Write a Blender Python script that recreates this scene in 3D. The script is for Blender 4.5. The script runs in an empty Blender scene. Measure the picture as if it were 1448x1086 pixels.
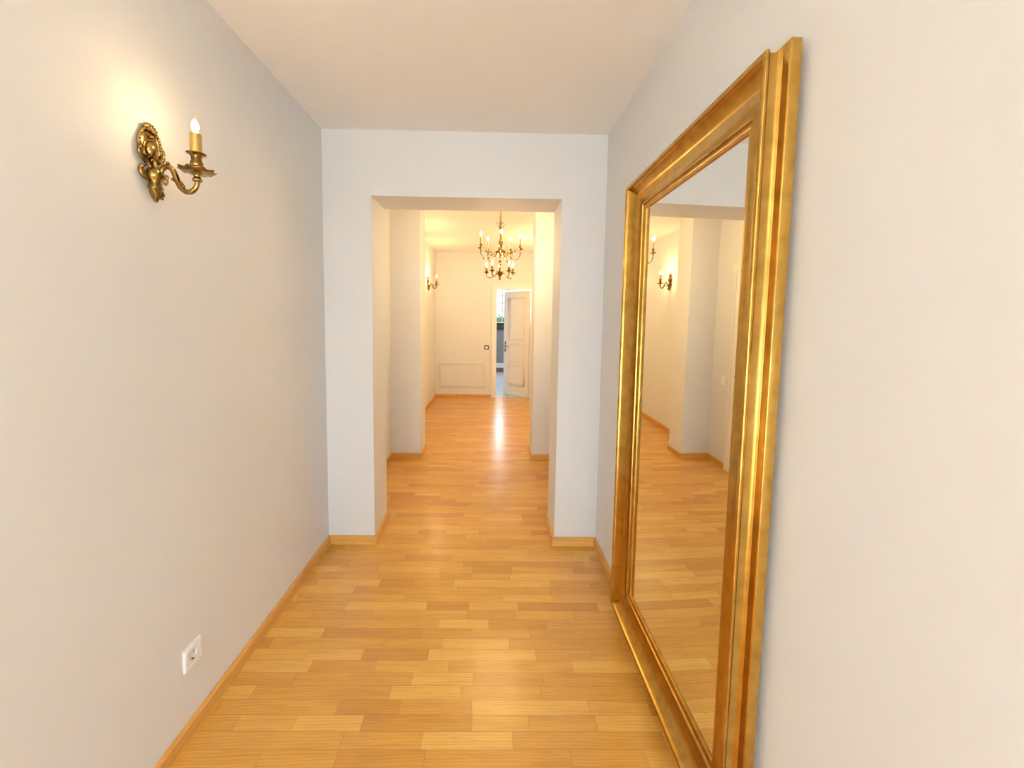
import bpy, bmesh, math, random
from mathutils import Vector, Matrix
random.seed(7)
PI = math.pi
sc = bpy.context.scene
C = sc.collection

# ------------------------------------------------------------------ camera
F_PX, CX, CY, W, H = 560.0, 727.26, 493.26, 1448.0, 1086.0
PITCH, YAW, ROLL = 0.07351, 0.05772, 0.01566
cd = bpy.data.cameras.new('camera'); cam = bpy.data.objects.new('camera', cd); C.objects.link(cam)
cd.sensor_fit = 'HORIZONTAL'; cd.sensor_width = 36.0; cd.lens = F_PX / W * 36.0
cd.shift_x = (W/2 - CX) / W; cd.shift_y = (CY - H/2) / W
cd.clip_start = 0.02; cd.clip_end = 200
fw = Vector((math.sin(YAW)*math.cos(PITCH), math.cos(YAW)*math.cos(PITCH), -math.sin(PITCH)))
r0 = Vector((math.cos(YAW), -math.sin(YAW), 0)); u0 = r0.cross(fw)
rr = math.cos(ROLL)*r0 + math.sin(ROLL)*u0
uu = -math.sin(ROLL)*r0 + math.cos(ROLL)*u0
M = Matrix((rr, uu, -fw)).transposed().to_4x4(); M.translation = Vector((0, 0, 1.5))
cam.matrix_world = M
sc.camera = cam

# ------------------------------------------------------------------ view, sky, daylight
sc.view_settings.view_transform = 'Standard'; sc.view_settings.look = 'None'
sc.view_settings.exposure = 0.15; sc.view_settings.gamma = 1.0
sc.view_settings.use_curve_mapping = False
wd = bpy.data.worlds.new('sky'); sc.world = wd; wd.use_nodes = True
bg = wd.node_tree.nodes['Background']; bg.inputs[0].default_value = (0.80, 0.90, 1.0, 1); bg.inputs[1].default_value = 1.6

def area(name, loc, rot, sx, sy, power, col):
    l = bpy.data.lights.new(name, 'AREA'); l.shape = 'RECTANGLE'; l.size = sx; l.size_y = sy
    l.energy = power; l.color = col
    o = bpy.data.objects.new(name, l); o.location = loc; o.rotation_euler = rot; C.objects.link(o); return o
# daylight entering by the window in the wall behind the camera, and by the kitchen window at the far end
DAYCOL = (0.61, 0.80, 1.0)
area('daylight_left_window', (-1.75, -3.50, 1.25), (PI/2-0.42, 0, PI), 2.1, 1.6, 720, DAYCOL).data.spread = math.radians(140)
dd = area('daylight_glass_door', (-0.1, -3.50, 1.15), (PI/2-0.46, 0, PI), 1.1, 1.9, 1750, (0.76, 0.88, 1.0))
dd.data.spread = math.radians(64)
area('daylight_right_window', (1.75, -3.50, 1.25), (PI/2-0.42, 0, PI), 2.1, 1.6, 720, DAYCOL).data.spread = math.radians(140)
KIT = area('daylight_kitchen', (0.45, 11.55, 1.9), (-PI/2, 0, 0), 1.5, 1.1, 52, (0.88, 0.94, 1.0))

def point(name, loc, power, col, rad, parent=None):
    l = bpy.data.lights.new(name, 'POINT'); l.energy = power; l.color = col; l.shadow_soft_size = rad
    o = bpy.data.objects.new(name, l); o.location = loc; C.objects.link(o)
    if parent: o.parent = parent
    return o
WARM = (1.0, 0.70, 0.33)
SCONCE_W, CHAND_W = 1.15, 6.6
point('hall_lamp', (-0.80, 0.22, 2.12), 4.5, (1.0, 0.78, 0.46), 0.02)   # the hall's next wall lamp, beside the camera

point('ceiling_fill', (0.0, -1.3, 2.38), 8.0, (1.0, 0.88, 0.72), 0.10)   # unseen warm fill behind the camera, added to lighten the hall ceiling
point('far_room_lamp', (0.95, 6.0, 2.15), 31.0, WARM, 0.05)   # lamp of the far room, hidden behind the right pier

# ------------------------------------------------------------------ dimensions (metres)
XL, XR = -1.062, 0.7095           # side walls
YB = -0.0442                      # skew of the cross walls
D0, D1 = 2.546, 2.853             # wall with the opening
HC, HF = 2.654, 2.745             # ceilings
OL, OR, OZ = -0.7597, 0.4318, 2.2575
P1, P2, PL, PR = 4.179, 4.489, -0.7487, 0.4474
YF, YBACK, YM = 7.541, -3.6, -0.35   # far wall, wall behind the camera, mouth of the hall
XFR = 1.25                        # far room's right wall
BH, BT = 0.0575, 0.0165
sk = lambda x, y: y + YB*x

# ------------------------------------------------------------------ node helpers
def mat(name):
    m = bpy.data.materials.new(name); m.use_nodes = True
    nt = m.node_tree; b = nt.nodes['Principled BSDF']
    return m, nt, b
def N(nt, t, **kw):
    n = nt.nodes.new(t)
    for k, v in kw.items(): setattr(n, k, v)
    return n
def math_(nt, op, a, b=None, c=None):
    n = N(nt, 'ShaderNodeMath', operation=op)
    for i, v in enumerate((a, b, c)):
        if v is None: continue
        if isinstance(v, (int, float)): n.inputs[i].default_value = v
        else: nt.links.new(v, n.inputs[i])
    return n.outputs[0]
def ramp(nt, fac, stops):
    r = N(nt, 'ShaderNodeValToRGB'); nt.links.new(fac, r.inputs[0])
    e = r.color_ramp.elements
    while len(e) < len(stops): e.new(0.5)
    for i, (p, c) in enumerate(stops): e[i].position = p; e[i].color = (*c, 1)
    return r.outputs[0]
def noise(nt, vec, scale, detail=3, rough=0.5, dist=0.0):
    n = N(nt, 'ShaderNodeTexNoise'); nt.links.new(vec, n.inputs['Vector'])
    n.inputs['Scale'].default_value = scale; n.inputs['Detail'].default_value = detail
    n.inputs['Roughness'].default_value = rough; n.inputs['Distortion'].default_value = dist
    return n.outputs[0]
def mapping(nt, vec, scale):
    n = N(nt, 'ShaderNodeMapping'); nt.links.new(vec, n.inputs[0]); n.inputs['Scale'].default_value = scale
    return n.outputs[0]
def mixc(nt, fac, a, b, mode='MIX'):
    n = N(nt, 'ShaderNodeMix', data_type='RGBA', blend_type=mode)
    if isinstance(fac, (int, float)): n.inputs[0].default_value = fac
    else: nt.links.new(fac, n.inputs[0])
    for i, v in ((6, a), (7, b)):
        if isinstance(v, tuple): n.inputs[i].default_value = (*v, 1)
        else: nt.links.new(v, n.inputs[i])
    return n.outputs[2]
def bump(nt, b, h, strength, dist):
    n = N(nt, 'ShaderNodeBump'); nt.links.new(h, n.inputs['Height'])
    n.inputs['Strength'].default_value = strength; n.inputs['Distance'].default_value = dist
    nt.links.new(n.outputs[0], b.inputs['Normal'])
def plain(name, col, rough=0.5, metal=0.0, var=0.04, scale=30):
    m, nt, b = mat(name)
    co = N(nt, 'ShaderNodeTexCoord').outputs['Object']
    f = noise(nt, co, scale)
    lo = tuple(max(0, c*(1-var)) for c in col); hi = tuple(min(1, c*(1+var)) for c in col)
    nt.links.new(ramp(nt, f, ((0.3, lo), (0.7, hi))), b.inputs['Base Color'])
    b.inputs['Roughness'].default_value = rough; b.inputs['Metallic'].default_value = metal
    return m
def paint(name, col):
    m, nt, b = mat(name)
    co = N(nt, 'ShaderNodeTexCoord').outputs['Object']
    f = noise(nt, co, 2.5, 2)
    nt.links.new(ramp(nt, f, ((0.3, tuple(c*0.985 for c in col)), (0.7, col))), b.inputs['Base Color'])
    b.inputs['Roughness'].default_value = 0.62
    b.inputs['Specular IOR Level'].default_value = 0.35
    bump(nt, b, noise(nt, co, 260, 2), 0.08, 0.002)
    return m
def emit(name, col, s):
    m, nt, b = mat(name)
    b.inputs['Base Color'].default_value = (*col, 1)
    b.inputs['Emission Color'].default_value = (*col, 1); b.inputs['Emission Strength'].default_value = s
    return m

# ------------------------------------------------------------------ materials
M_WALL = paint('wall_paint', (0.80, 0.795, 0.79))
M_CEIL = paint('ceiling_paint', (0.95, 0.925, 0.90))
M_DOOR = plain('white_lacquer', (0.86, 0.84, 0.80), 0.35, 0, 0.01)
M_PLASTIC = plain('white_plastic', (0.93, 0.925, 0.91), 0.3, 0, 0.01)
M_DARKPL = plain('dark_plastic', (0.035, 0.03, 0.03), 0.35)
M_STEEL = plain('dark_nickel', (0.16, 0.145, 0.13), 0.3, 1.0)
M_GREYCAB = plain('grey_cabinet', (0.29, 0.295, 0.29), 0.4)
M_BLACKTOP = plain('black_worktop', (0.02, 0.02, 0.022), 0.25)

def floor_mat():
    m, nt, b = mat('oak_strip_parquet')
    co = N(nt, 'ShaderNodeTexCoord').outputs['Object']
    sep = N(nt, 'ShaderNodeSeparateXYZ'); nt.links.new(co, sep.inputs[0])
    x = sep.outputs[0]
    v = math_(nt, 'SUBTRACT', sep.outputs[1], math_(nt, 'MULTIPLY', x, YB))
    RH = 0.0603
    vr = math_(nt, 'DIVIDE', math_(nt, 'ADD', v, 10.0*RH*20 - 0.0135), RH)
    row = math_(nt, 'FLOOR', vr)
    def wn(w, off):
        n = N(nt, 'ShaderNodeTexWhiteNoise', noise_dimensions='1D')
        nt.links.new(math_(nt, 'ADD', w, off), n.inputs['W']); return n.outputs[0]
    L = math_(nt, 'ADD', math_(nt, 'MULTIPLY', wn(row, 0.37), 0.16), 0.25)
    off = math_(nt, 'MULTIPLY', wn(row, 5.71), 3.0)
    # a small sideways warp of the lengths makes strips of one row unequal
    xr = math_(nt, 'ADD', math_(nt, 'DIVIDE', math_(nt, 'ADD', x, 20.0), L), off)
    xr = math_(nt, 'ADD', xr, math_(nt, 'MULTIPLY', math_(nt, 'SINE', math_(nt, 'MULTIPLY', xr, 2.1)), 0.22))
    col = math_(nt, 'FLOOR', xr)
    cell = N(nt, 'ShaderNodeTexWhiteNoise', noise_dimensions='2D')
    cv = N(nt, 'ShaderNodeCombineXYZ'); nt.links.new(col, cv.inputs[0]); nt.links.new(row, cv.inputs[1])
    nt.links.new(cv.outputs[0], cell.inputs['Vector'])
    tone = cell.outputs[0]
    base = ramp(nt, tone, ((0.0, (0.63, 0.29, 0.048)), (0.2, (0.69, 0.34, 0.058)), (0.7, (0.755, 0.395, 0.074)), (1.0, (0.82, 0.47, 0.105))))
    # grain: stretched along the strip, with its own offset in every strip
    gv = N(nt, 'ShaderNodeCombineXYZ')
    nt.links.new(math_(nt, 'MULTIPLY', x, 2.2), gv.inputs[0])
    nt.links.new(math_(nt, 'MULTIPLY', v, 22.0), gv.inputs[1])
    nt.links.new(math_(nt, 'MULTIPLY', tone, 57.0), gv.inputs[2])
    g1 = noise(nt, gv.outputs[0], 1.6, 5, 0.62, 0.9)
    gw = N(nt, 'ShaderNodeCombineXYZ')
    nt.links.new(math_(nt, 'MULTIPLY', x, 5.0), gw.inputs[0])
    nt.links.new(math_(nt, 'MULTIPLY', v, 22.0), gw.inputs[1])
    nt.links.new(math_(nt, 'MULTIPLY', tone, 31.0), gw.inputs[2])
    rings = N(nt, 'ShaderNodeTexWave', wave_type='RINGS', rings_direction='Z')
    nt.links.new(gw.outputs[0], rings.inputs[0]); rings.inputs['Scale'].default_value = 1.3
    rings.inputs['Distortion'].default_value = 5.0; rings.inputs['Detail'].default_value = 2
    grain = math_(nt, 'ADD', math_(nt, 'MULTIPLY', g1, 0.75), math_(nt, 'MULTIPLY', rings.outputs[1], 0.16))
    gcol = ramp(nt, grain, ((0.28, (0.76, 0.68, 0.58)), (0.56, (1, 1, 1))))
    c1 = mixc(nt, 0.75, base, gcol, 'MULTIPLY')
    # joints
    fv = math_(nt, 'FRACT', vr); fx = math_(nt, 'FRACT', xr)
    ev = math_(nt, 'MULTIPLY', math_(nt, 'MINIMUM', fv, math_(nt, 'SUBTRACT', 1.0, fv)), RH)
    ex = math_(nt, 'MULTIPLY', math_(nt, 'MINIMUM', fx, math_(nt, 'SUBTRACT', 1.0, fx)), L)
    edge = math_(nt, 'MINIMUM', ev, ex)
    jf = N(nt, 'ShaderNodeMapRange'); nt.links.new(edge, jf.inputs[0])
    jf.inputs[1].default_value = 0.0002; jf.inputs[2].default_value = 0.0011; jf.inputs[3].default_value = 0.72; jf.inputs[4].default_value = 0.0
    c2 = mixc(nt, jf.outputs[0], c1, (0.24, 0.105, 0.03))
    nt.links.new(c2, b.inputs['Base Color'])
    rg = N(nt, 'ShaderNodeMapRange'); nt.links.new(grain, rg.inputs[0])
    rg.inputs[3].default_value = 0.25; rg.inputs[4].default_value = 0.35
    nt.links.new(rg.outputs[0], b.inputs['Roughness'])
    b.inputs['Specular IOR Level'].default_value = 0.5
    b.inputs['Coat Weight'].default_value = 0.25; b.inputs['Coat Roughness'].default_value = 0.18
    h = math_(nt, 'SUBTRACT', math_(nt, 'ADD', math_(nt, 'MULTIPLY', g1, 0.25), math_(nt, 'MULTIPLY', tone, 0.35)), jf.outputs[0])
    bump(nt, b, h, 0.22, 0.0006)
    return m
M_FLOOR = floor_mat()

def wood(name, lo, hi):
    m, nt, b = mat(name)
    co = N(nt, 'ShaderNodeTexCoord').outputs['UV']
    f = noise(nt, mapping(nt, co, (2.5, 60, 1)), 1.0, 5, 0.6, 0.6)
    nt.links.new(ramp(nt, f, ((0.3, lo), (0.7, hi))), b.inputs['Base Color'])
    b.inputs['Roughness'].default_value = 0.33
    return m
M_BASE = wood('oak_skirting', (0.58, 0.27, 0.055), (0.74, 0.395, 0.098))

def gold_mat(name, lo, mid, hi, rough):
    m, nt, b = mat(name)
    co = N(nt, 'ShaderNodeTexCoord').outputs['Object']
    f1 = noise(nt, co, 24, 2, 0.5, 0.0)
    f2 = noise(nt, co, 55, 4, 0.65)
    f = math_(nt, 'ADD', math_(nt, 'MULTIPLY', f1, 0.8), math_(nt, 'MULTIPLY', f2, 0.2))
    c = ramp(nt, f, ((0.33, lo), (0.5, mid), (0.66, hi)))
    sp = noise(nt, co, 38, 2, 0.5)
    spf = N(nt, 'ShaderNodeMapRange'); nt.links.new(sp, spf.inputs[0])
    spf.inputs[1].default_value = 0.70; spf.inputs[2].default_value = 0.76; spf.inputs[3].default_value = 0; spf.inputs[4].default_value = 0.12
    c = mixc(nt, spf.outputs[0], c, (0.20, 0.10, 0.025))
    nt.links.new(c, b.inputs['Base Color'])
    b.inputs['Metallic'].default_value = 1.0
    r = N(nt, 'ShaderNodeMapRange'); nt.links.new(f, r.inputs[0])
    r.inputs[1].default_value = 0.3; r.inputs[2].default_value = 0.7; r.inputs[3].default_value = rough+0.01; r.inputs[4].default_value = rough-0.01
    nt.links.new(r.outputs[0], b.inputs['Roughness'])
    return m
M_GOLD = gold_mat('gold_leaf', (0.42, 0.232, 0.048), (0.505, 0.287, 0.060), (0.56, 0.33, 0.078), 0.25)
M_BRASS = gold_mat('antique_brass', (0.15, 0.088, 0.025), (0.30, 0.185, 0.055), (0.43, 0.28, 0.095), 0.20)
M_SLEEVE = plain('gold_candle_sleeve', (0.56, 0.36, 0.12), 0.38, 0.85, 0.06, 40)

def mirror_mat():
    m, nt, b = mat('silvered_glass')
    co = N(nt, 'ShaderNodeTexCoord').outputs['Object']
    nt.links.new(ramp(nt, noise(nt, co, 3, 2), ((0.3, (0.865, 0.875, 0.85)), (0.7, (0.88, 0.885, 0.865)))), b.inputs['Base Color'])
    b.inputs['Metallic'].default_value = 1.0; b.inputs['Roughness'].default_value = 0.0
    return m
M_MIRROR = mirror_mat()

def glass_thin(name, tint, k=1.0):
    m = bpy.data.materials.new(name); m.use_nodes = True; nt = m.node_tree
    for n in list(nt.nodes): nt.nodes.remove(n)
    out = N(nt, 'ShaderNodeOutputMaterial'); tr = N(nt, 'ShaderNodeBsdfTransparent'); gl = N(nt, 'ShaderNodeBsdfGlossy')
    tr.inputs[0].default_value = (*tint, 1); gl.inputs['Roughness'].default_value = 0.03
    fr = N(nt, 'ShaderNodeFresnel'); fr.inputs[0].default_value = 1.45
    mx = N(nt, 'ShaderNodeMixShader'); nt.links.new(math_(nt, 'MULTIPLY', fr.outputs[0], k), mx.inputs[0])
    nt.links.new(tr.outputs[0], mx.inputs[1]); nt.links.new(gl.outputs[0], mx.inputs[2]); nt.links.new(mx.outputs[0], out.inputs[0])
    return m
M_BULB = glass_thin('bulb_glass', (1.0, 0.99, 0.97), 0.35)
M_PANE = glass_thin('window_glass', (0.97, 0.99, 0.98))
M_GLOW = emit('glowing_filament', (1.0, 0.90, 0.72), 45)

def tile_mat():
    m, nt, b = mat('pale_floor_tiles')
    co = N(nt, 'ShaderNodeTexCoord').outputs['Object']
    br = N(nt, 'ShaderNodeTexBrick'); nt.links.new(co, br.inputs[0])
    br.offset = 0; br.inputs['Scale'].default_value = 1; br.inputs['Brick Width'].default_value = 0.33; br.inputs['Row Height'].default_value = 0.33
    br.inputs['Mortar Size'].default_value = 0.006
    br.inputs['Color1'].default_value = (0.66, 0.73, 0.80, 1); br.inputs['Color2'].default_value = (0.62, 0.70, 0.78, 1); br.inputs['Mortar'].default_value = (0.45, 0.5, 0.55, 1)
    nt.links.new(br.outputs[0], b.inputs['Base Color']); b.inputs['Roughness'].default_value = 0.25
    return m
M_TILE = tile_mat()
def leaf_mat():
    m, nt, b = mat('hedge_leaves')
    co = N(nt, 'ShaderNodeTexCoord').outputs['Object']
    nt.links.new(ramp(nt, noise(nt, co, 14, 3), ((0.3, (0.10, 0.26, 0.08)), (0.7, (0.28, 0.50, 0.20)))), b.inputs['Base Color'])
    b.inputs['Roughness'].default_value = 0.6
    return m
M_LEAF = leaf_mat()

# ------------------------------------------------------------------ mesh helpers
def obj(name, bm, m, parent=None, smooth=None, loc=None):
    me = bpy.data.meshes.new(name)
    bmesh.ops.recalc_face_normals(bm, faces=bm.faces[:])
    bm.to_mesh(me); bm.free()
    for mm in (m if isinstance(m, (list, tuple)) else (m,)): me.materials.append(mm)
    if smooth is not None:
        me.polygons.foreach_set('use_smooth', [True]*len(me.polygons))
        me.set_sharp_from_angle(angle=math.radians(smooth))
    o = bpy.data.objects.new(name, me); C.objects.link(o)
    if parent: o.parent = parent
    if loc: o.location = loc
    return o
def struct(o): o['kind'] = 'structure'; return o
def tag(o, label, cat, group=None):
    o['label'] = label; o['category'] = cat
    if group: o['group'] = group
    return o
def thing(name, label, cat, loc=(0, 0, 0), rz=0, group=None):
    o = bpy.data.objects.new(name, None); C.objects.link(o); o.empty_display_size = 0.05
    o.location = loc; o.rotation_euler = (0, 0, rz); return tag(o, label, cat, group)
def add_poly(bm, pts, z0, z1, mi=0):
    lo = [bm.verts.new((x, y, z0)) for x, y in pts]; hi = [bm.verts.new((x, y, z1)) for x, y in pts]
    n = len(pts); fs = [bm.faces.new(lo[::-1]), bm.faces.new(hi)]
    for i in range(n): fs.append(bm.faces.new((lo[i], lo[(i+1) % n], hi[(i+1) % n], hi[i])))
    for f in fs: f.material_index = mi
def add_box(bm, x0, x1, y0, y1, z0, z1, bev=0.0, skew=False, mi=0):
    s = sk if skew else (lambda x, y: y)
    t = bmesh.new()
    add_poly(t, [(x0, s(x0, y0)), (x1, s(x1, y0)), (x1, s(x1, y1)), (x0, s(x0, y1))], z0, z1, mi)
    if bev: bmesh.ops.bevel(t, geom=t.edges[:], offset=bev, segments=2, affect='EDGES')
    for f in t.faces: f.material_index = mi
    merge(bm, t)
def merge(bm, t):
    me = bpy.data.meshes.new('tmp'); t.to_mesh(me); t.free(); bm.from_mesh(me); bpy.data.meshes.remove(me)
def add_lathe(bm, prof, n=24, M=None, mi=0, mod=None):
    M = M or Matrix()
    rings = []
    for i, (r, z) in enumerate(prof):
        if r < 1e-6: rings.append([bm.verts.new(M @ Vector((0, 0, z)))]); continue
        ring = []
        for k in range(n):
            a = 2*PI*k/n; rk, zk = (r, z) if mod is None else mod(r, z, a)
            ring.append(bm.verts.new(M @ Vector((rk*math.cos(a), rk*math.sin(a), zk))))
        rings.append(ring)
    for a, b in zip(rings, rings[1:]):
        for k in range(n):
            k2 = (k+1) % n
            if len(a) == 1 and len(b) == 1: continue
            if len(a) == 1: f = bm.faces.new((a[0], b[k2], b[k]))
            elif len(b) == 1: f = bm.faces.new((a[k], a[k2], b[0]))
            else: f = bm.faces.new((a[k], a[k2], b[k2], b[k]))
            f.material_index = mi
    for e, rev in ((rings[0], True), (rings[-1], False)):
        if len(e) > 1:
            f = bm.faces.new(e[::-1] if rev else e); f.material_index = mi
def smooth_path(pts, n):
    P = [Vector(p) for p in pts]; P = [2*P[0]-P[1]] + P + [2*P[-1]-P[-2]]
    out = []
    for i in range(1, len(P)-2):
        for k in range(n):
            t = k/n; a, b, c, d = P[i-1:i+3]
            out.append(0.5*((2*b) + (c-a)*t + (2*a-5*b+4*c-d)*t*t + (3*b-a-3*c+d)*t**3))
    out.append(P[-2]); return out
def add_tube(bm, pts, rad, seg=8, sub=6, closed=False, mi=0):
    if sub: 
        if closed: pts = list(pts)
        path = smooth_path(pts, sub) if not closed else [Vector(p) for p in pts]
    else: path = [Vector(p) for p in pts]
    n = len(path)
    R = rad if callable(rad) else (lambda t: rad)
    rings = []; ref = None
    for i in range(n):
        if closed: tg = (path[(i+1) % n] - path[i-1]).normalized()
        else: tg = (path[min(i+1, n-1)] - path[max(i-1, 0)]).normalized()
        if ref is None:
            ref = Vector((0, 0, 1)) if abs(tg.z) < 0.9 else Vector((1, 0, 0))
        ref = (ref - tg*ref.dot(tg)).normalized(); bn = tg.cross(ref)
        r = R(i/(n-1))
        rings.append([bm.verts.new(path[i] + r*(math.cos(2*PI*k/seg)*ref + math.sin(2*PI*k/seg)*bn)) for k in range(seg)])
    m = n if closed else n-1
    for i in range(m):
        a, b = rings[i], rings[(i+1) % n]
        for k in range(seg):
            f = bm.faces.new((a[k], a[(k+1) % seg], b[(k+1) % seg], b[k])); f.material_index = mi
    if not closed:
        bm.faces.new(rings[0][::-1]).material_index = mi; bm.faces.new(rings[-1]).material_index = mi
def add_ball(bm, c, r, M=None, seg=12, mi=0):
    r = r if isinstance(r, tuple) else (r, r, r)
    T = Matrix.Translation(c) @ (M or Matrix()) @ Matrix.Diagonal((*r, 1))
    g = bmesh.ops.create_uvsphere(bm, u_segments=seg, v_segments=max(6, seg//2+2), radius=1, matrix=T)
    for v in g['verts']:
        for f in v.link_faces: f.material_index = mi

# ------------------------------------------------------------------ setting: floors, ceilings, walls
bm = bmesh.new(); add_poly(bm, [(-3.2, YBACK-0.15), (3.2, YBACK-0.15), (3.2, YM), (1.4, YM), (1.4, sk(1.4, YF+0.02)), (-1.2, sk(-1.2, YF+0.02)), (-1.2, YM), (-3.2, YM)], -0.1, 0)
struct(obj('floor', bm, M_FLOOR))
bm = bmesh.new(); add_poly(bm, [(-1.2, sk(-1.2, YF+0.02)), (1.6, sk(1.6, YF+0.02)), (1.6, 12.4), (-1.2, 12.4)], -0.1, 0)
struct(obj('floor_kitchen', bm, M_TILE))
bm = bmesh.new(); add_poly(bm, [(-3.2, YBACK-0.15), (3.2, YBACK-0.15), (3.2, YM+0.15), (XR+0.15, YM+0.15), (XR+0.15, sk(XR+0.15, D0+0.1)), (XL-0.15, sk(XL-0.15, D0+0.1)), (XL-0.15, YM+0.15), (-3.2, YM+0.15)], HC, HC+0.12)
struct(obj('ceiling', bm, M_CEIL))
bm = bmesh.new(); add_poly(bm, [(XL-0.15, sk(XL, D0+0.1)), (XFR+0.15, sk(XFR, D0+0.1)), (XFR+0.15, sk(XFR, YF+0.1)), (XL-0.15, sk(XL, YF+0.1))], HF, HF+0.12)
struct(obj('ceiling_far', bm, M_CEIL))
bm = bmesh.new(); add_box(bm, -1.2, 1.6, YF+0.11, 12.4, 2.7, 2.8, skew=False)
struct(obj('ceiling_kitchen', bm, M_CEIL))

bm = bmesh.new(); add_poly(bm, [(-3.2, YM), (XL, YM), (XL, sk(XL, YF+0.1)), (XL-0.15, sk(XL, YF+0.1)), (XL-0.15, YM+0.15), (-3.2, YM+0.15)], 0, HF)
struct(obj('wall_left', bm, M_WALL))
bm = bmesh.new(); add_poly(bm, [(XR, YM), (3.2, YM), (3.2, YM+0.15), (XR+0.15, YM+0.15), (XR+0.15, sk(XR, P2)), (XR, sk(XR, P2))], 0, HF)
struct(obj('wall_right', bm, M_WALL))
def u_wall(name, x0, x1, ol, orr, oz, y0, y1, top, m, z0=0.0, sill=None):
    bm = bmesh.new()
    def ring(y):
        pts = [(x0, 0), (ol, 0), (ol, oz), (orr, oz), (orr, 0), (x1, 0), (x1, top), (x0, top)]
        return [bm.verts.new((x, sk(x, y), z)) for x, z in pts]
    a, b = ring(y0), ring(y1)
    for r in (a, b):
        bm.faces.new((r[0], r[1], r[2], r[7])); bm.faces.new((r[2], r[3], r[6], r[7])); bm.faces.new((r[3], r[4], r[5], r[6]))
    for i in range(8): bm.faces.new((a[i], a[(i+1) % 8], b[(i+1) % 8], b[i]))
    return struct(obj(name, bm, m))
u_wall('wall_end', XL, XR, OL, OR, OZ, D0, D1, HF, M_WALL)
DOL, DOR, DOZ = 0.085, 0.742, 2.075
u_wall('wall_far', XL, XFR, DOL, DOR, DOZ, YF, YF+0.11, HF, M_WALL)
bm = bmesh.new(); add_box(bm, XL, PL, P1, P2, 0, HF, skew=True); struct(obj('wall_pier_left', bm, M_WALL))
bm = bmesh.new(); add_box(bm, PR, XR, P1, P2, 0, HF, skew=True); struct(obj('wall_pier_right', bm, M_WALL))
bm = bmesh.new(); add_box(bm, XR, XFR, P2-0.12, P2, 0, HF, skew=True); struct(obj('wall_return', bm, M_WALL))
bm = bmesh.new(); add_poly(bm, [(XFR, sk(XFR, P2-0.12)), (XFR+0.12, sk(XFR, P2-0.12)), (XFR+0.12, sk(XFR, YF+0.1)), (XFR, sk(XFR, YF+0.1))], 0, HF)
struct(obj('wall_far_right', bm, M_WALL))
# wall behind the camera, with its window
def window_wall(name, x0, x1, y0, y1, wx0, wx1, wz0, wz1, top):
    bm = bmesh.new()
    add_box(bm, x0, wx0, y0, y1, 0, top); add_box(bm, wx1, x1, y0, y1, 0, top)
    add_box(bm, wx0, wx1, y0, y1, 0, wz0); add_box(bm, wx0, wx1, y0, y1, wz1, top)
    return struct(obj(name, bm, M_WALL))
bm = bmesh.new()
for a, b_, c, d in ((-3.2, -2.85, 0, HC), (-0.65, 0.65, 2.35, HC), (2.85, 3.2, 0, HC), (-2.85, -0.65, 0, 0.45), (-2.85, -0.65, 2.45, HC), (0.65, 2.85, 0, 0.45), (0.65, 2.85, 2.45, HC)):
    add_box(bm, a, b_, YBACK-0.15, YBACK, c, d)
struct(obj('wall_back', bm, M_WALL))
for nm, x0, x1 in (('wall_back_left', -3.35, -3.2), ('wall_back_right', 3.2, 3.35)):
    bm = bmesh.new(); add_box(bm, x0, x1, YBACK-0.15, YM+0.15, 0, HC); struct(obj(nm, bm, M_WALL))
KY = 11.85
window_wall('wall_kitchen', -1.2, 1.6, KY, KY+0.2, -0.4, 1.2, 1.34, 2.42, 2.7)
bm = bmesh.new(); add_box(bm, -1.2, -1.0, YF+0.2, KY, 0, 2.7); struct(obj('wall_kitchen_left', bm, M_WALL))
bm = bmesh.new(); add_box(bm, 1.4, 1.6, YF+0.2, KY, 0, 2.7); struct(obj('wall_kitchen_right', bm, M_WALL))

def window(name, x0, x1, z0, z1, y, nx, nz):
    w = thing(name, 'x', 'window', (0, 0, 0)); del w['label']; del w['category']; w['kind'] = 'structure'
    bm = bmesh.new(); f = 0.05
    add_box(bm, x0, x0+f, y, y+0.06, z0, z1); add_box(bm, x1-f, x1, y, y+0.06, z0, z1)
    add_box(bm, x0+f, x1-f, y, y+0.06, z0, z0+f); add_box(bm, x0+f, x1-f, y, y+0.06, z1-f, z1)
    for i in range(1, nx):
        xx = x0 + (x1-x0)*i/nx; add_box(bm, xx-0.014, xx+0.014, y+0.01, y+0.05, z0+f, z1-f)
    for i in range(1, nz):
        zz = z0 + (z1-z0)*i/nz; add_box(bm, x0+f, x1-f, y+0.01, y+0.05, zz-0.012, zz+0.012)
    obj('window_frame', bm, M_DOOR, w)
    bm = bmesh.new(); add_box(bm, x0+f, x1-f, y+0.026, y+0.032, z0+f, z1-f); obj('window_pane', bm, M_PANE, w)
    return w
window('window_1', -0.4, 1.2, 1.34, 2.42, KY+0.05, 9, 5)
window('window_2', -2.85, -0.65, 0.45, 2.45, YBACK-0.1, 2, 1)
window('window_4', -0.65, 0.65, 0.0, 2.35, YBACK-0.1, 2, 1)
window('window_3', 0.65, 2.85, 0.45, 2.45, YBACK-0.1, 2, 1)

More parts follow.
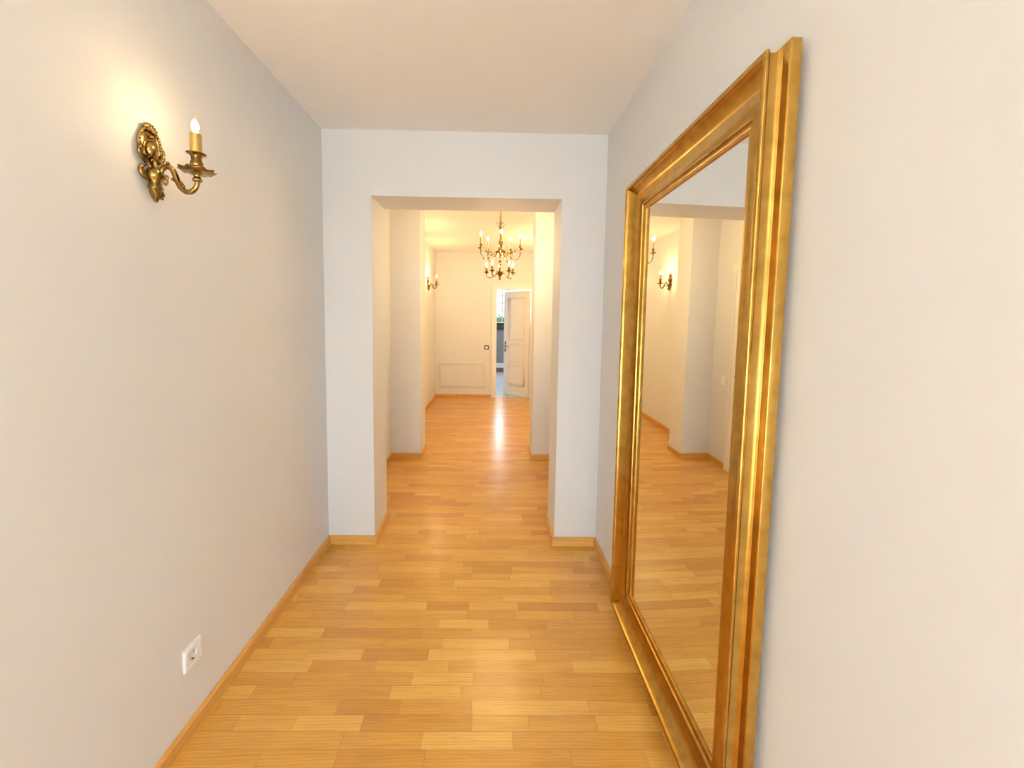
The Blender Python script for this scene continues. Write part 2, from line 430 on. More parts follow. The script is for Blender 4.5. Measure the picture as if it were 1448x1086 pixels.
# ------------------------------------------------------------------ baseboards
def baseboard(name, pts, side):
    """pts: plan polyline along the wall face; the board stands on its left (side=1) or right (-1)"""
    prof = [(0, 0), (BT, 0), (BT, BH-0.006), (BT-0.002, BH-0.002), (BT-0.006, BH), (0, BH)]
    P = [Vector((p[0], p[1])) for p in pts]; n = len(P)
    bm = bmesh.new(); uvl = bm.loops.layers.uv.new('UVMap'); rings = []; lens = [0.0]
    for i in range(1, n): lens.append(lens[-1] + (P[i]-P[i-1]).length)
    for i in range(n):
        d1 = (P[i]-P[i-1]).normalized() if i else (P[1]-P[0]).normalized()
        d2 = (P[i+1]-P[i]).normalized() if i < n-1 else d1
        n1 = Vector((-d1.y, d1.x))*side; n2 = Vector((-d2.y, d2.x))*side
        mdir = (n1+n2).normalized(); k = 1/max(0.3, mdir.dot(n1))
        rings.append([bm.verts.new((P[i].x + mdir.x*k*a, P[i].y + mdir.y*k*a, z)) for a, z in prof])
    acc = [0]
    for (a, z), (a2, z2) in zip(prof, prof[1:]): acc.append(acc[-1] + math.hypot(a2-a, z2-z))
    m = len(prof)
    for i in range(n-1):
        for k in range(m-1):
            f = bm.faces.new((rings[i][k], rings[i+1][k], rings[i+1][k+1], rings[i][k+1]))
            uv = ((lens[i], acc[k]), (lens[i+1], acc[k]), (lens[i+1], acc[k+1]), (lens[i], acc[k+1]))
            for l, q in zip(f.loops, uv): l[uvl].uv = (q[0]+len(name)*1.7, q[1])
    bm.faces.new(rings[0]); bm.faces.new(rings[-1][::-1])
    return struct(obj(name, bm, M_BASE))
yk = lambda x, y: (x, sk(x, y))
baseboard('baseboard_left', [(XL, YM), yk(XL, D0-0.0005)], -1)
baseboard('baseboard_right', [(XR, YM), yk(XR, D0-0.0005)], 1)
baseboard('baseboard_end_left', [yk(XL+BT, D0), yk(OL, D0), yk(OL, D1)], -1)
baseboard('baseboard_end_right', [yk(XR-BT, D0), yk(OR, D0), yk(OR, D1)], 1)
baseboard('baseboard_recess_left', [(XL, 3.878), yk(XL, P1-0.0005)], -1)
baseboard('baseboard_pier_left', [yk(XL+BT, P1), yk(PL, P1), yk(PL, P2)], -1)
baseboard('baseboard_pier_right', [yk(XR-BT, P1), yk(PR, P1), yk(PR, P2)], 1)
baseboard('baseboard_far_left', [yk(XL, P2+0.001), yk(XL, YF-0.0005)], -1)
baseboard('baseboard_far', [yk(XL+BT, YF), yk(0.001, YF)], -1)

# ------------------------------------------------------------------ doors
# door_1: half-open panelled door in the far wall
d1 = thing('door_1', 'x', 'door'); del d1['label']; del d1['category']; d1['kind'] = 'structure'
bm = bmesh.new()
CW = 0.085
def casing_ring(y0, y1, off0, off1, top0, top1):
    for x0, x1 in ((DOL-off1, DOL+off0), (DOR-off0, DOR+off1)):
        add_box(bm, x0, x1, YF+y0, YF+y1, 0, DOZ-top0, 0.002, skew=True)
    add_box(bm, DOL-off1, DOR+off1, YF+y0, YF+y1, DOZ-top0, DOZ+top1, 0.002, skew=True)
casing_ring(-0.018, 0.0, 0.008, CW, 0.008, CW)
casing_ring(-0.026, -0.0182, -0.055, CW, -0.055, CW)
casing_ring(0.0002, 0.112, 0.008, -0.0002, 0.008, -0.0002)
obj('door_frame', bm, M_DOOR, d1)
LW, LT, LH = 0.615, 0.04, 2.045
hx = DOR-0.012; hy = sk(hx, YF+0.03)
fx, fy = 0.275, 7.943
ang = math.atan2(fy-hy, fx-hx)               # from the hinge to the free edge
bm = bmesh.new()
add_box(bm, 0, LW, 0, LT, 0.008, LH, 0.003)
def mould(pts, r=0.009):
    add_tube(bm, [(x, LT+0.001, z) for x, z in pts], r, 6, 0, closed=True)
def arch(x0, x1, z_side, rise, n=10):
    return [(x0+(x1-x0)*k/n, z_side + rise*math.sin(PI*k/n)) for k in range(n+1)]
X0, X1 = 0.085, LW-0.115
mould([(X1, 1.93), (X0, 1.93)] + arch(X0, X1, 1.075, 0.04))
mould(arch(X0, X1, 1.005, 0.042) + arch(X1, X0, 0.72, -0.042))
mould(arch(X0, X1, 0.645, -0.04) + [(X1, 0.20), (X0, 0.20)])
X0 += 0.035; X1 -= 0.035
mould([(X1, 1.895), (X0, 1.895)] + arch(X0, X1, 1.115, 0.036), 0.006)
mould(arch(X0, X1, 0.965, 0.036) + arch(X1, X0, 0.76, -0.036), 0.006)
mould(arch(X0, X1, 0.605, -0.036) + [(X1, 0.235), (X0, 0.235)], 0.006)
lf = obj('door_leaf', bm, M_DOOR, d1, 35)
lf.location = (hx, hy, 0); lf.rotation_euler = (0, 0, ang)
bm = bmesh.new()
HXP = LW-0.045
for z0, z1 in ((0.855, 0.935), (1.005, 1.065)):
    add_box(bm, HXP-0.016, HXP+0.016, LT, LT+0.008, z0, z1, 0.003)
add_ball(bm, (HXP, LT+0.008, 0.975), (0.018, 0.008, 0.018))
add_tube(bm, [(HXP, LT, 0.975), (HXP, LT+0.045, 0.975), (HXP-0.03, LT+0.052, 0.977), (HXP-0.11, LT+0.05, 0.972)], 0.008, 8, 5)
obj('door_handle', bm, M_STEEL, lf, 40)

# door_2: white door with architrave in the left wall of the recess (seen in the mirror)
d2 = thing('door_2', 'x', 'door'); del d2['label']; del d2['category']; d2['kind'] = 'structure'
bm = bmesh.new()
def abox(y0, y1, z0, z1, t, b=0.003, t0=0.0): add_box(bm, XL+t0, XL+t, y0, y1, z0, z1, b)
abox(3.775, 3.868, 0, 2.02, 0.022); abox(3.845, 3.8682, 0, 2.02, 0.03)
abox(2.945, 3.03, 0, 2.02, 0.022)
abox(2.935, 3.892, 2.02, 2.085, 0.034); abox(2.925, 3.902, 2.07, 2.09, 0.044)
obj('door_frame', bm, M_DOOR, d2)
bm = bmesh.new()
add_box(bm, XL, XL+0.008, 3.03, 3.775, 0.006, 2.02, 0.002)
def mould2(y0, y1, z0, z1): add_tube(bm, [(XL+0.009, y, z) for y, z in ((y0, z0), (y1, z0), (y1, z1), (y0, z1))], 0.006, 6, 0, closed=True)
mould2(3.13, 3.675, 0.2, 0.75); mould2(3.13, 3.675, 0.95, 1.9)
lf2 = obj('door_leaf', bm, M_DOOR, d2, 35)
bm = bmesh.new()
add_box(bm, XL+0.008, XL+0.016, 3.715, 3.745, 0.88, 1.06, 0.003)
add_tube(bm, [(XL+0.012, 3.73, 0.99), (XL+0.055, 3.73, 0.99), (XL+0.058, 3.70, 0.99), (XL+0.056, 3.61, 0.985)], 0.008, 8, 5)
obj('door_handle', bm, M_STEEL, lf2, 40)

# ------------------------------------------------------------------ gilded mirror
B0, MYAW, MLEAN, MZ0, MZ1, MW, MY0 = 0.025, 0.0046, 0.0028, 0.0592, 2.1426, 0.9974, 0.9008
MH = MZ1 - MZ0
mir = thing('wall_mirror', 'tall rectangular mirror in a wide gilded moulded frame on the right wall', 'mirror')
u_ = Vector((math.sin(MYAW), math.cos(MYAW), 0)); n_ = Vector((-math.cos(MYAW), math.sin(MYAW), 0)); z_ = Vector((0, 0, 1))
up_ = z_*math.cos(MLEAN) - n_*math.sin(MLEAN); nn_ = n_*math.cos(MLEAN) + z_*math.sin(MLEAN)
MM = Matrix((u_, up_, nn_)).transposed().to_4x4(); MM.translation = Vector((XR-B0, MY0, MZ0))
mir.matrix_world = MM     # local x along the wall, y up, z out into the room
prof = [(0.0, 0.0), (0.0, 0.0245), (0.0008, 0.0256), (0.0035, 0.0272), (0.0075, 0.0292), (0.0108, 0.0318), (0.0125, 0.0325), (0.0150, 0.0322),
        (0.0160, 0.0335), (0.0182, 0.0352), (0.0198, 0.0385), (0.0208, 0.0430), (0.0215, 0.0490), (0.0218, 0.0550), (0.0214, 0.0592), (0.0200, 0.0600), (0.0190, 0.0612),
        (0.0178, 0.0632), (0.0170, 0.0655), (0.0168, 0.0680), (0.0176, 0.0704), (0.0195, 0.0724), (0.0222, 0.0735), (0.0252, 0.0735), (0.0280, 0.0724), (0.0300, 0.0703),
        (0.0311, 0.0676), (0.0318, 0.0650), (0.0335, 0.0618), (0.037, 0.0572), (0.043, 0.0510), (0.051, 0.0440), (0.060, 0.0378), (0.070, 0.0325), (0.081, 0.0282), (0.091, 0.0258), (0.100, 0.0252), (0.106, 0.0258),
        (0.111, 0.0275), (0.1155, 0.0292), (0.1185, 0.0290), (0.1205, 0.0275), (0.1215, 0.0235), (0.1240, 0.0215), (0.1262, 0.0222), (0.1280, 0.0238), (0.1305, 0.0246), (0.1330, 0.0240),
        (0.1348, 0.0222), (0.1362, 0.0216), (0.1385, 0.0222), (0.1412, 0.0218), (0.1435, 0.0200), (0.1450, 0.0172), (0.1450, 0.0120), (0.1450, 0.0)]
def frame_mesh(prof, w, h):
    bm = bmesh.new()
    rings = []
    for s, d in prof:
        rings.append([bm.verts.new(p) for p in ((s, s, d), (w-s, s, d), (w-s, h-s, d), (s, h-s, d))])
    m = len(prof)
    for i in range(m):
        a, b = rings[i], rings[(i+1) % m]
        for k in range(4): bm.faces.new((a[k], a[(k+1) % 4], b[(k+1) % 4], b[k]))
    return bm
obj('mirror_frame', frame_mesh(prof, MW, MH), M_GOLD, mir, 38)
gl = bmesh.new(); G = 0.1448; add_box(gl, G, MW-G, G, MH-G, 0.0085, 0.0140)
obj('mirror_glass', gl, M_MIRROR, mir)
bk = bmesh.new(); add_box(bk, G, MW-G, G, MH-G, 0.001, 0.0083)
obj('backing_board', bk, plain('backing_card', (0.25, 0.18, 0.10), 0.8), mir)

# ------------------------------------------------------------------ bulbs
def bulb_bm(zb, h, r, zglow, glow_r, glow_h):
    bm = bmesh.new()
    pr = [(0.32*r, 0), (0.55*r, 0.08), (0.85*r, 0.22), (1.0*r, 0.36), (0.95*r, 0.50), (0.74*r, 0.66), (0.45*r, 0.80), (0.22*r, 0.91), (0.08*r, 0.98), (0, 1.0)]
    add_lathe(bm, [(a, zb + b*h) for a, b in pr], 16, mi=0)
    gp = [(0, -1), (0.55, -0.8), (0.95, -0.4), (1, 0), (0.8, 0.4), (0.45, 0.75), (0, 1)]
    add_lathe(bm, [(a*glow_r, zglow + b*glow_h) for a, b in gp], 10, mi=1)
    return bm

# ------------------------------------------------------------------ wall sconces (local: x out of the wall, z up, origin on the wall at the boss)
def make_sconce(label):
    t = thing('wall_sconce', label, 'wall lamp', (XL, 1.318, 2.009), 0, 'brass candle sconces on the left wall')
    Z = lambda z: z - 2.009
    RX = Matrix.Rotation(PI/2, 4, 'Y')
    bm = bmesh.new()
    # domed oval plate
    add_ball(bm, (0.004, 0, 0.002), (0.0095, 0.036, 0.053), seg=24)
    def ell(cz, ry, rz, x, n=40): return [(x, ry*math.cos(2*PI*k/n), cz + rz*math.sin(2*PI*k/n)) for k in range(n)]
    add_tube(bm, ell(0.002, 0.036, 0.054, 0.007), 0.0050, 8, 0, closed=True)
    add_tube(bm, ell(-0.009, 0.0245, 0.0315, 0.011), 0.0030, 8, 0, closed=True)
    # beaded upper rim and shell crest
    for k in range(17):
        a = PI*(k/16) ; add_ball(bm, (0.011, 0.0375*math.cos(a), 0.006+0.051*math.sin(a)), (0.0055, 0.0052, 0.0060), seg=8)
    for k in range(-3, 4):
        a = k*0.34; Rm = Matrix.Rotation(-a, 4, 'X')
        add_ball(bm, (0.012, 0.020*math.sin(a), 0.044+0.016*math.cos(a)), (0.006, 0.0042, 0.0125), Rm, 8)
    add_ball(bm, (0.016, 0, 0.030), (0.006, 0.008, 0.006), seg=10)
    # acanthus scrolls at the sides
    for s in (-1, 1):
        add_tube(bm, [(0.010, s*0.036, -0.004), (0.014, s*0.043, -0.014), (0.012, s*0.040, -0.028), (0.012, s*0.030, -0.040), (0.014, s*0.019, -0.050), (0.016, s*0.0125, -0.060), (0.018, s*0.012, -0.068)],
                 lambda u: 0.0035 + 0.0035*math.sin(PI*u), 8, 5)
        add_tube(bm, [(0.010, s*0.036, 0.012), (0.013, s*0.044, 0.006), (0.015, s*0.046, -0.003), (0.016, s*0.041, -0.008), (0.016, s*0.037, -0.002)], lambda u: 0.0045-0.0015*u, 8, 5)
        add_tube(bm, [(0.014, s*0.010, -0.030), (0.017, s*0.020, -0.034), (0.017, s*0.030, -0.028), (0.014, s*0.034, -0.016)], lambda u: 0.003+0.002*math.sin(PI*u), 8, 5)
        for k in range(4):
            add_ball(bm, (0.012, s*(0.034-0.003*k), -0.018-0.009*k), (0.005, 0.005, 0.006), seg=8)
    add_ball(bm, (0.014, 0, -0.040), (0.008, 0.010, 0.008), seg=10)
    obj('backplate', bm, M_BRASS, t, 60)
    bm = bmesh.new(); add_ball(bm, (0.011, 0, -0.009), (0.019, 0.0212, 0.0275), seg=24)
    obj('boss', bm, M_BRASS, t, 60)
    # stem with ball and bud finial
    bm = bmesh.new()
    T = Matrix.Translation((0.020, 0, 0))
    pr = [(0.0, Z(1.972)), (0.0065, Z(1.968)), (0.0075, Z(1.957)), (0.009, Z(1.949)), (0.016, Z(1.945)), (0.0235, Z(1.936)), (0.026, Z(1.926)), (0.0235, Z(1.915)), (0.017, Z(1.907)),
          (0.0165, Z(1.900)), (0.0175, Z(1.893)), (0.0195, Z(1.890)), (0.0195, Z(1.885)), (0.0165, Z(1.882)), (0.0155, Z(1.872)), (0.0115, Z(1.860)), (0.0075, Z(1.853)), (0.006, Z(1.849)), (0.003, Z(1.845)), (0, Z(1.844))]
    flute = lambda r, z, a: (r*(1+0.07*math.cos(6*a)), z) if z < Z(1.905) else (r, z)
    add_lathe(bm, pr, 24, T, mod=flute)
    for s in (-1, 1):
        add_tube(bm, [(0.010, s*0.022, Z(1.948)), (0.010, s*0.034, Z(1.943)), (0.010, s*0.037, Z(1.929)), (0.012, s*0.031, Z(1.914)), (0.016, s*0.018, Z(1.905))], lambda u: 0.003+0.0045*math.sin(PI*u), 8, 5)
        add_tube(bm, [(0.024, s*0.017, Z(1.884)), (0.03, s*0.016, Z(1.872)), (0.03, s*0.010, Z(1.862)), (0.028, s*0.013, Z(1.857))], 0.004, 7, 4)
    obj('stem', bm, M_BRASS, t, 60)
    # arm
    bm = bmesh.new()
    arm = [(0.038, 0, Z(1.928)), (0.041, 0, Z(1.941)), (0.050, 0, Z(1.951)), (0.061, 0, Z(1.9535)), (0.072, 0, Z(1.946)), (0.080, 0, Z(1.929)), (0.087, 0, Z(1.909)), (0.097, 0, Z(1.890)), (0.112, 0, Z(1.8795)),
           (0.128, 0, Z(1.882)), (0.140, 0, Z(1.894)), (0.145, 0, Z(1.908)), (0.145, 0, Z(1.918))]
    add_tube(bm, arm, lambda u: 0.0066 + 0.0016*math.sin(PI*u), 12, 6)
    add_ball(bm, (0.060, 0, Z(1.9635)), 0.0055)
    add_tube(bm, [(0.040, 0, Z(1.922)), (0.050, 0, Z(1.918)), (0.056, 0, Z(1.910)), (0.053, 0, Z(1.902)), (0.048, 0, Z(1.905))], 0.0032, 7, 5)
    add_tube(bm, [(0.046, 0, Z(1.921)), (0.055, 0, Z(1.926)), (0.059, 0, Z(1.920)), (0.055, 0, Z(1.915))], 0.0028, 7, 5)
    add_ball(bm, (0.050, 0, Z(1.8995)), 0.0042, seg=8)
    add_tube(bm, [(0.086, 0, Z(1.912)), (0.076, 0, Z(1.913)), (0.069, 0, Z(1.918))], lambda u: 0.005-0.002*u, 7, 4)
    for k in range(3): add_ball(bm, (0.094+0.004*k, 0, Z(1.908-0.006*k)), (0.006, 0.005, 0.0045), seg=8)
    A = Matrix.Translation((0.145, 0, 0))
    add_lathe(bm, [(0.008, Z(1.910)), (0.0125, Z(1.9125)), (0.0135, Z(1.917)), (0.0115, Z(1.921)), (0.0085, Z(1.924)), (0.010, Z(1.930)), (0.016, Z(1.937)), (0.010, Z(1.940))], 20, A)
    obj('arm', bm, M_BRASS, t, 60)
    bm = bmesh.new()
    wavy = lambda r, z, a: (r*(1+(0.07*math.cos(9*a) if r > 0.03 else 0)), z + (0.0022*math.cos(9*a) if r > 0.03 else 0))
    add_lathe(bm, [(0.012, Z(1.937)), (0.028, Z(1.9375)), (0.040, Z(1.9395)), (0.0465, Z(1.944)), (0.047, Z(1.946)), (0.040, Z(1.9425)), (0.028, Z(1.941)), (0.012, Z(1.941))], 45, A, mod=wavy)
    obj('drip_dish', bm, M_BRASS, t, 60)
    bm = bmesh.new()
    add_lathe(bm, [(0.009, Z(1.940)), (0.0085, Z(1.947)), (0.0125, Z(1.952)), (0.0172, Z(1.960)), (0.0168, Z(1.967)), (0.0138, Z(1.975)), (0.0142, Z(1.985)), (0.0165, Z(1.991)), (0.0255, Z(1.9935)), (0.0262, Z(1.9955)), (0.0245, Z(1.9970)), (0.016, Z(1.9965))], 28, A)
    obj('candle_cup', bm, M_BRASS, t, 60)
    bm = bmesh.new(); add_lathe(bm, [(0.0156, Z(1.996)), (0.0156, Z(2.0535)), (0.0145, Z(2.0545)), (0.010, Z(2.0545))], 24, A)
    obj('candle_sleeve', bm, M_SLEEVE, t, 40)
    bb = bulb_bm(Z(2.0535), 0.062, 0.0165, Z(2.080), 0.0046, 0.011)
    o = obj('bulb', bb, (M_BULB, M_GLOW), t, 60); o.location = (0.145, 0, 0)
    o['label'] = 'lit clear candle bulb'
    return t
def copy_tree(o, parent=None):
    c = o.copy(); C.objects.link(c)
    if parent: c.parent = parent
    for ch in list(o.children): copy_tree(ch, c)
    return c
s1 = make_sconce('large brass candle sconce with lit bulb in the near hall, above the white socket')
s2 = copy_tree(s1); s2.location = (XL, 5.40, 2.105); s2['label'] = 'far brass sconce just behind the left pier, visible in the mirror'
s3 = copy_tree(s1); s3.location = (XL, 6.64, 2.120); s3['label'] = 'small far brass sconce beside the corner of the back wall, visible left of the chandelier'
for s, p in ((s1, SCONCE_W), (s2, SCONCE_W*7), (s3, SCONCE_W*7)):
    point('sconce_light', s.location + Vector((0.145, 0, 0.075)), p, WARM, 0.012)

# ------------------------------------------------------------------ chandelier
CHX, CHY = 0.0705, 3.72
ch = thing('chandelier', 'two-tier brass chandelier with lit candle bulbs hanging beyond the opening', 'chandelier', (CHX, CHY, 0))
bm = bmesh.new()
add_lathe(bm, [(0.0, HF), (0.055, HF), (0.055, HF-0.008), (0.040, HF-0.022), (0.018, HF-0.036), (0.008, HF-0.046), (0, HF-0.048)], 24)
obj('ceiling_rose', bm, M_BRASS, ch, 50)
bm = bmesh.new()
z = HF-0.046; k = 0
while z > 2.415:
    n = 12; pts = []
    for i in range(n):
        a = 2*PI*i/n; q = 0.0075*math.cos(a); w = 0.016*math.sin(a)
        pts.append((q, 0, z-0.012+w) if k % 2 else (0, q, z-0.012+w))
    add_tube(bm, pts, 0.0022, 6, 0, closed=True); z -= 0.0235; k += 1
obj('chain', bm, M_BRASS, ch, 60)
bm = bmesh.new()
add_tube(bm, [(0.008*math.cos(a), 0, 2.402+0.010*math.sin(a)) for a in [2*PI*i/14 for i in range(14)]], 0.0026, 6, 0, closed=True)
for i in range(4):
    a = i*PI/2+0.3; ca, sa = math.cos(a), math.sin(a)
    P = lambda r, zz: (r*ca, r*sa, zz)
    add_tube(bm, [P(0.004, 2.335), P(0.016, 2.345), P(0.030, 2.358), P(0.036, 2.372), P(0.030, 2.384), P(0.018, 2.384), P(0.015, 2.374)], 0.0028, 6, 5)
col = [(0, 2.394), (0.006, 2.392), (0.007, 2.385), (0.0045, 2.378), (0.0045, 2.345), (0.009, 2.338), (0.011, 2.330), (0.007, 2.322), (0.006, 2.24), (0.010, 2.232), (0.017, 2.222), (0.019, 2.212), (0.012, 2.198), (0.008, 2.190),
       (0.010, 2.176), (0.022, 2.168), (0.024, 2.160), (0.018, 2.152), (0.020, 2.142), (0.040, 2.136), (0.046, 2.128), (0.044, 2.116), (0.036, 2.100), (0.026, 2.082), (0.016, 2.068), (0.008, 2.058), (0.007, 2.040), (0.014, 2.032), (0.018, 2.022), (0.014, 2.012), (0.007, 2.004),
       (0.006, 1.985), (0.012, 1.978), (0.014, 1.970), (0.008, 1.962), (0.010, 1.950), (0.032, 1.944), (0.038, 1.936), (0.034, 1.924), (0.022, 1.912), (0.012, 1.900), (0.006, 1.890), (0.005, 1.882), (0.009, 1.877), (0.010, 1.871), (0.006, 1.865), (0, 1.863)]
add_lathe(bm, col, 28, mod=lambda r, z, a: (r*(1+(0.05*math.cos(14*a) if r > 0.025 else 0)), z))
obj('column', bm, M_BRASS, ch, 50)

def chand_arm(R, zj, zu, zd, zc0, zc1, hb, rb, dish_r, scroll):
    """arm in the local xz plane, pointing along +x"""
    bm = bmesh.new()
    pts = [(0.030, 0, zj), (0.30*R, 0, zj-0.010), (0.46*R, 0, zu+0.45*(zj-zu)), (0.62*R, 0, zu+0.10*(zj-zu)), (0.78*R, 0, zu), (0.92*R, 0, zu+0.16*(zd-zu)), (0.995*R, 0, zu+0.50*(zd-zu)), (R, 0, zd-0.010), (R, 0, zd)]
    add_tube(bm, pts, lambda u: 0.0048 - 0.0008*u, 9, 6)
    if scroll:
        q = [(0.42*R, 0, zj-0.028), (0.52*R, 0, zj-0.005), (0.64*R, 0, zj+0.012), (0.74*R, 0, zj+0.006), (0.74*R, 0, zj-0.010), (0.66*R, 0, zj-0.012)]
        add_tube(bm, q, lambda u: 0.0036-0.001*u, 7, 5)
        q = [(0.60*R, 0, zu+0.008), (0.52*R, 0, zu+0.020), (0.50*R, 0, zu+0.040), (0.58*R, 0, zu+0.046), (0.62*R, 0, zu+0.034)]
        add_tube(bm, q, lambda u: 0.0034-0.001*u, 7, 5)
        add_ball(bm, (0.70*R, 0, zj+0.018), 0.0055, seg=8)
    A = Matrix.Translation((R, 0, 0))
    add_lathe(bm, [(0.004, zd-0.022), (0.008, zd-0.018), (0.006, zd-0.012), (0.010, zd-0.006), (0.012, zd)], 14, A)
    d = bmesh.new()
    wavy = lambda r, z, a: (r*(1+(0.05*math.cos(8*a) if r > 0.6*dish_r else 0)), z)
    add_lathe(d, [(0.006, zd-0.006), (0.5*dish_r, zd-0.007), (0.9*dish_r, zd-0.001), (dish_r, zd+0.004), (0.93*dish_r, zd+0.004), (0.5*dish_r, zd-0.001), (0.007, zd), (0.008, zd+0.012), (0.0125, zd+0.020), (0.010, zd+0.030), (0.015, zd+0.036), (0.012, zd+0.038), (0.006, zd+0.038)], 24, A, mod=wavy)
    c = bmesh.new(); add_lathe(c, [(0.0072, zd+0.030), (0.0072, zc1), (0.005, zc1+0.001)], 14, A)
    b = bulb_bm(zc1, hb, rb, zc1+hb*0.42, rb*0.60, hb*0.34)
    return bm, d, c, b
def tier(n, phi0, label_part, args, w):
    R = args[0]; proto = None
    meshes = []
    for k in range(n):
        a = phi0 + k*2*PI/n
        if proto is None:
            bm, d, c, b = chand_arm(*args)
            arm = obj('arm', bm, M_BRASS, ch, 60)
            kids = [obj('drip_dish', d, M_BRASS, arm, 60), obj('candle_sleeve', c, M_SLEEVE, arm, 40), obj('bulb', b, (M_BULB, M_GLOW), arm, 60)]
            kids[2].location = (R, 0, 0)
            proto = (arm, kids)
        else:
            arm = proto[0].copy(); C.objects.link(arm); arm.parent = ch
            for q in proto[1]:
                r = q.copy(); C.objects.link(r); r.parent = arm
        arm.rotation_euler = (0, 0, a)
        zb = args[5] + args[6]*0.45
        point('chandelier_light', (CHX + R*math.cos(a), CHY + R*math.sin(a), zb), w, WARM, 0.012)
#        R      zj     zu     zd     zc0    zc1    hb     rb      dish   scroll
tier(5, -PI/2 + math.radians(2), 'upper', (0.188, 2.118, 2.047, 2.142, 2.175, 2.244, 0.058, 0.0155, 0.030, True), CHAND_W)
tier(5, -PI/2 + math.radians(38), 'lower', (0.130, 1.936, 1.885, 1.938, 1.965, 1.992, 0.048, 0.0130, 0.024, False), CHAND_W*0.8)

# ------------------------------------------------------------------ sockets, switches, flush panels
def wall_matrix(origin, out):
    """local x to the right along the wall, y up, z out of the wall"""
    o = Vector(out).normalized(); up = Vector((0, 0, 1)); r = up.cross(o)
    m = Matrix((r, up, o)).transposed().to_4x4(); m.translation = Vector(origin); return m
def rounded(bm, w, h, z0, z1, r=0.004, bev=0.0015):
    t = bmesh.new(); pts = []
    for cx, cy, a0 in ((w/2-r, h/2-r, 0), (-w/2+r, h/2-r, 90), (-w/2+r, -h/2+r, 180), (w/2-r, -h/2+r, 270)):
        for k in range(5):
            a = math.radians(a0+90*k/4); pts.append((cx+r*math.cos(a), cy+r*math.sin(a)))
    add_poly(t, pts, z0, z1); merge(bm, t)
def socket(label, mw, mplate, minsert, name='wall_socket'):
    t = thing(name, label, 'socket'); t.matrix_world = mw
    bm = bmesh.new(); s = 0.080
    fr = [(0, 0), (0, 0.006), (0.002, 0.009), (0.010, 0.0105), (0.0115, 0.0105), (0.0125, 0.0075), (0.0125, 0.0)]
    f2 = bmesh.new(); rings = []
    for a, d in fr: rings.append([f2.verts.new(p) for p in ((a-s/2, a-s/2, d), (s/2-a, a-s/2, d), (s/2-a, s/2-a, d), (a-s/2, s/2-a, d))])
    for i in range(len(fr)):
        A, B = rings[i], rings[(i+1) % len(fr)]
        for k in range(4): f2.faces.new((A[k], A[(k+1) % 4], B[(k+1) % 4], B[k]))
    merge(bm, f2)
    obj('cover_plate', bm, mplate, t, 30)
    bm = bmesh.new(); q = s/2-0.0145
    # insert with a round well
    n = 32; ro = [bm.verts.new((0.0195*math.cos(2*PI*k/n), 0.0195*math.sin(2*PI*k/n), 0.0095)) for k in range(n)]
    rb = [bm.verts.new((0.0185*math.cos(2*PI*k/n), 0.0185*math.sin(2*PI*k/n), 0.001)) for k in range(n)]
    sq = []
    for k in range(n):
        c_, s_ = math.cos(2*PI*k/n), math.sin(2*PI*k/n); m = q/max(abs(c_), abs(s_)); sq.append(bm.verts.new((c_*m, s_*m, 0.0095)))
    sb = [bm.verts.new((v.co.x, v.co.y, 0.0)) for v in sq]
    for k in range(n):
        j = (k+1) % n
        bm.faces.new((sq[k], sq[j], ro[j], ro[k])); bm.faces.new((ro[k], ro[j], rb[j], rb[k])); bm.faces.new((sb[k], sb[j], sq[j], sq[k]))
    bm.faces.new(rb)
    obj('socket_insert', bm, minsert, t, 30)
    bm = bmesh.new()
    for xx in (-0.0095, 0.0095): add_lathe(bm, [(0.0026, 0.0012), (0.0026, 0.0018), (0, 0.0018)], 12, Matrix.Translation((xx, 0, 0)))
    for yy in (-0.0172, 0.0172): add_box(bm, -0.003, 0.003, yy-0.0012, yy+0.0012, 0.001, 0.008)
    obj('contacts', bm, M_STEEL, t)
    return t
RX1 = (1, 0, 0)
socket('white plastic power socket low on the left wall, below the near sconce', wall_matrix((XL, 1.398, 0.287), RX1), M_PLASTIC, M_PLASTIC)
socket('small dark power socket low on the far left wall, near the corner', wall_matrix((XL, 7.27, 0.330), RX1), M_PLASTIC, M_DARKPL)
def switch(label, mw, mplate, mrock):
    t = thing('light_switch', label, 'switch'); t.matrix_world = mw
    bm = bmesh.new(); rounded(bm, 0.084, 0.084, 0.0, 0.007, 0.006); obj('cover_plate', bm, mplate, t, 30)
    bm = bmesh.new(); t2 = bmesh.new()
    add_poly(t2, [(-0.024, -0.024), (0.024, -0.024), (0.024, 0.024), (-0.024, 0.024)], 0.0071, 0.011)
    for v in t2.verts:
        if v.co.z > 0.01 and v.co.y > 0: v.co.z += 0.003
    merge(bm, t2); obj('rocker', bm, mrock, t)
    return t
switch('dark-framed light switch with white rocker on the far wall, left of the door', wall_matrix((-0.093, sk(-0.093, YF), 0.962), (-YB, -1, 0)), M_DARKPL, M_PLASTIC)
switch('white light switch on the recess wall behind the opening, seen in the mirror', wall_matrix((XL, 3.99, 0.905), RX1), M_PLASTIC, M_PLASTIC)

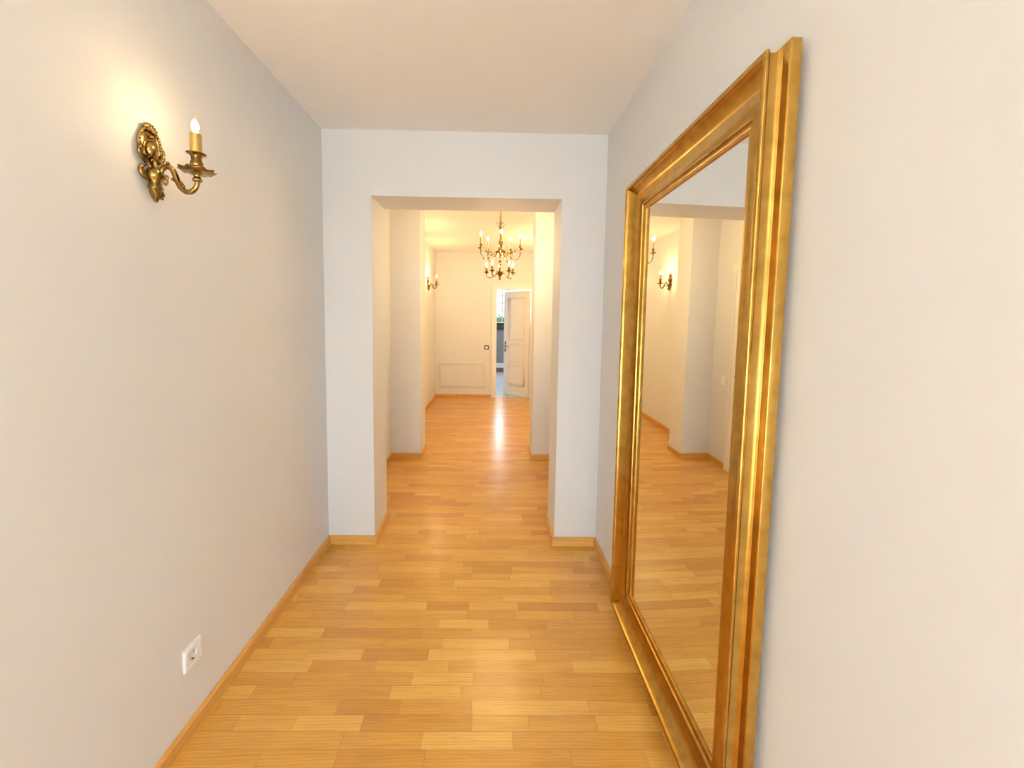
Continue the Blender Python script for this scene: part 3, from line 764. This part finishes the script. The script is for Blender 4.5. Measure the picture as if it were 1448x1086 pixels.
def flush_panel(name, label, cat, x0, x1, z0, z1, y, m, t=0.006):
    th = thing(name, label, cat, (0, 0, 0))
    bm = bmesh.new()
    for a0, a1, b0, b1 in ((x0, x0+0.012, z0, z1), (x1-0.012, x1, z0, z1), (x0+0.012, x1-0.012, z0, z0+0.012), (x0+0.012, x1-0.012, z1-0.012, z1)):
        add_box(bm, a0, a1, y-t, y, b0, b1, 0.001, skew=True)
    obj('hatch_frame', bm, m, th)
    bm = bmesh.new(); add_box(bm, x0+0.023, x1-0.023, y-t, y, z0+0.023, z1-0.023, 0.001, skew=True)
    obj('hatch_door', bm, m, th)
    return th
flush_panel('service_hatch', 'wide flush wall-coloured service hatch low on the far wall, under the dark switch', 'hatch', -0.985, -0.115, 0.185, 0.648, YF, M_WALL, 0.014)
flush_panel('service_hatch', 'narrow flush wall-coloured hatch low on the right pier', 'hatch', 0.575, 0.700, 0.20, 0.645, P1, M_WALL, 0.008)

# ------------------------------------------------------------------ kitchen seen through the gap of the far door
kc = thing('kitchen_cabinet', 'grey cabinet front with pale plinth seen through the half-open far door', 'cabinet', (0.3, 11.2, 0))
bm = bmesh.new(); add_box(bm, -0.6, 0.6, 0.02, 0.6, 0.13, 1.213); obj('body', bm, M_GREYCAB, kc)
for x0, x1 in ((-0.598, -0.122), (-0.118, 0.298), (0.302, 0.598)):
    bm = bmesh.new(); add_box(bm, x0, x1, 0.0, 0.019, 0.27, 1.212, 0.002); o = obj('cabinet_door', bm, M_GREYCAB, kc)
bm = bmesh.new(); add_box(bm, -0.6, 0.6, 0.03, 0.6, 0.0, 0.129); obj('plinth', bm, plain('brown_plinth', (0.25, 0.17, 0.11), 0.5), kc)
bm = bmesh.new(); add_box(bm, -0.6, 0.6, 0.0, 0.019, 0.131, 0.268); obj('drawer_front', bm, M_PLASTIC, kc)
bm = bmesh.new(); add_box(bm, -0.62+0.3, 0.62+0.3, 11.17, 11.84, 1.215, 1.41, 0.004)
tag(obj('worktop', bm, M_BLACKTOP), 'thick black worktop on the grey cabinet beyond the far door', 'worktop')
bm = bmesh.new()
for i in range(900):
    p = Vector((random.uniform(-0.9, 1.7), random.uniform(13.0, 13.5), random.uniform(0.1, 1.64)))
    a = Matrix.Rotation(random.uniform(0, 6.28), 4, 'Z') @ Matrix.Rotation(random.uniform(0, 3.14), 4, 'X')
    s = random.uniform(0.05, 0.09)
    vs = [bm.verts.new(p + (a @ Vector(q)).to_3d()*s) for q in ((-1, 0, 0), (0, -0.5, 0.15), (1, 0, 0), (0, 0.5, 0.15))]
    bm.faces.new(vs)
add_box(bm, -0.9, 1.7, 13.15, 13.4, 0, 1.58)
tag(obj('hedge', bm, M_LEAF), 'green hedge outside the kitchen window', 'hedge')
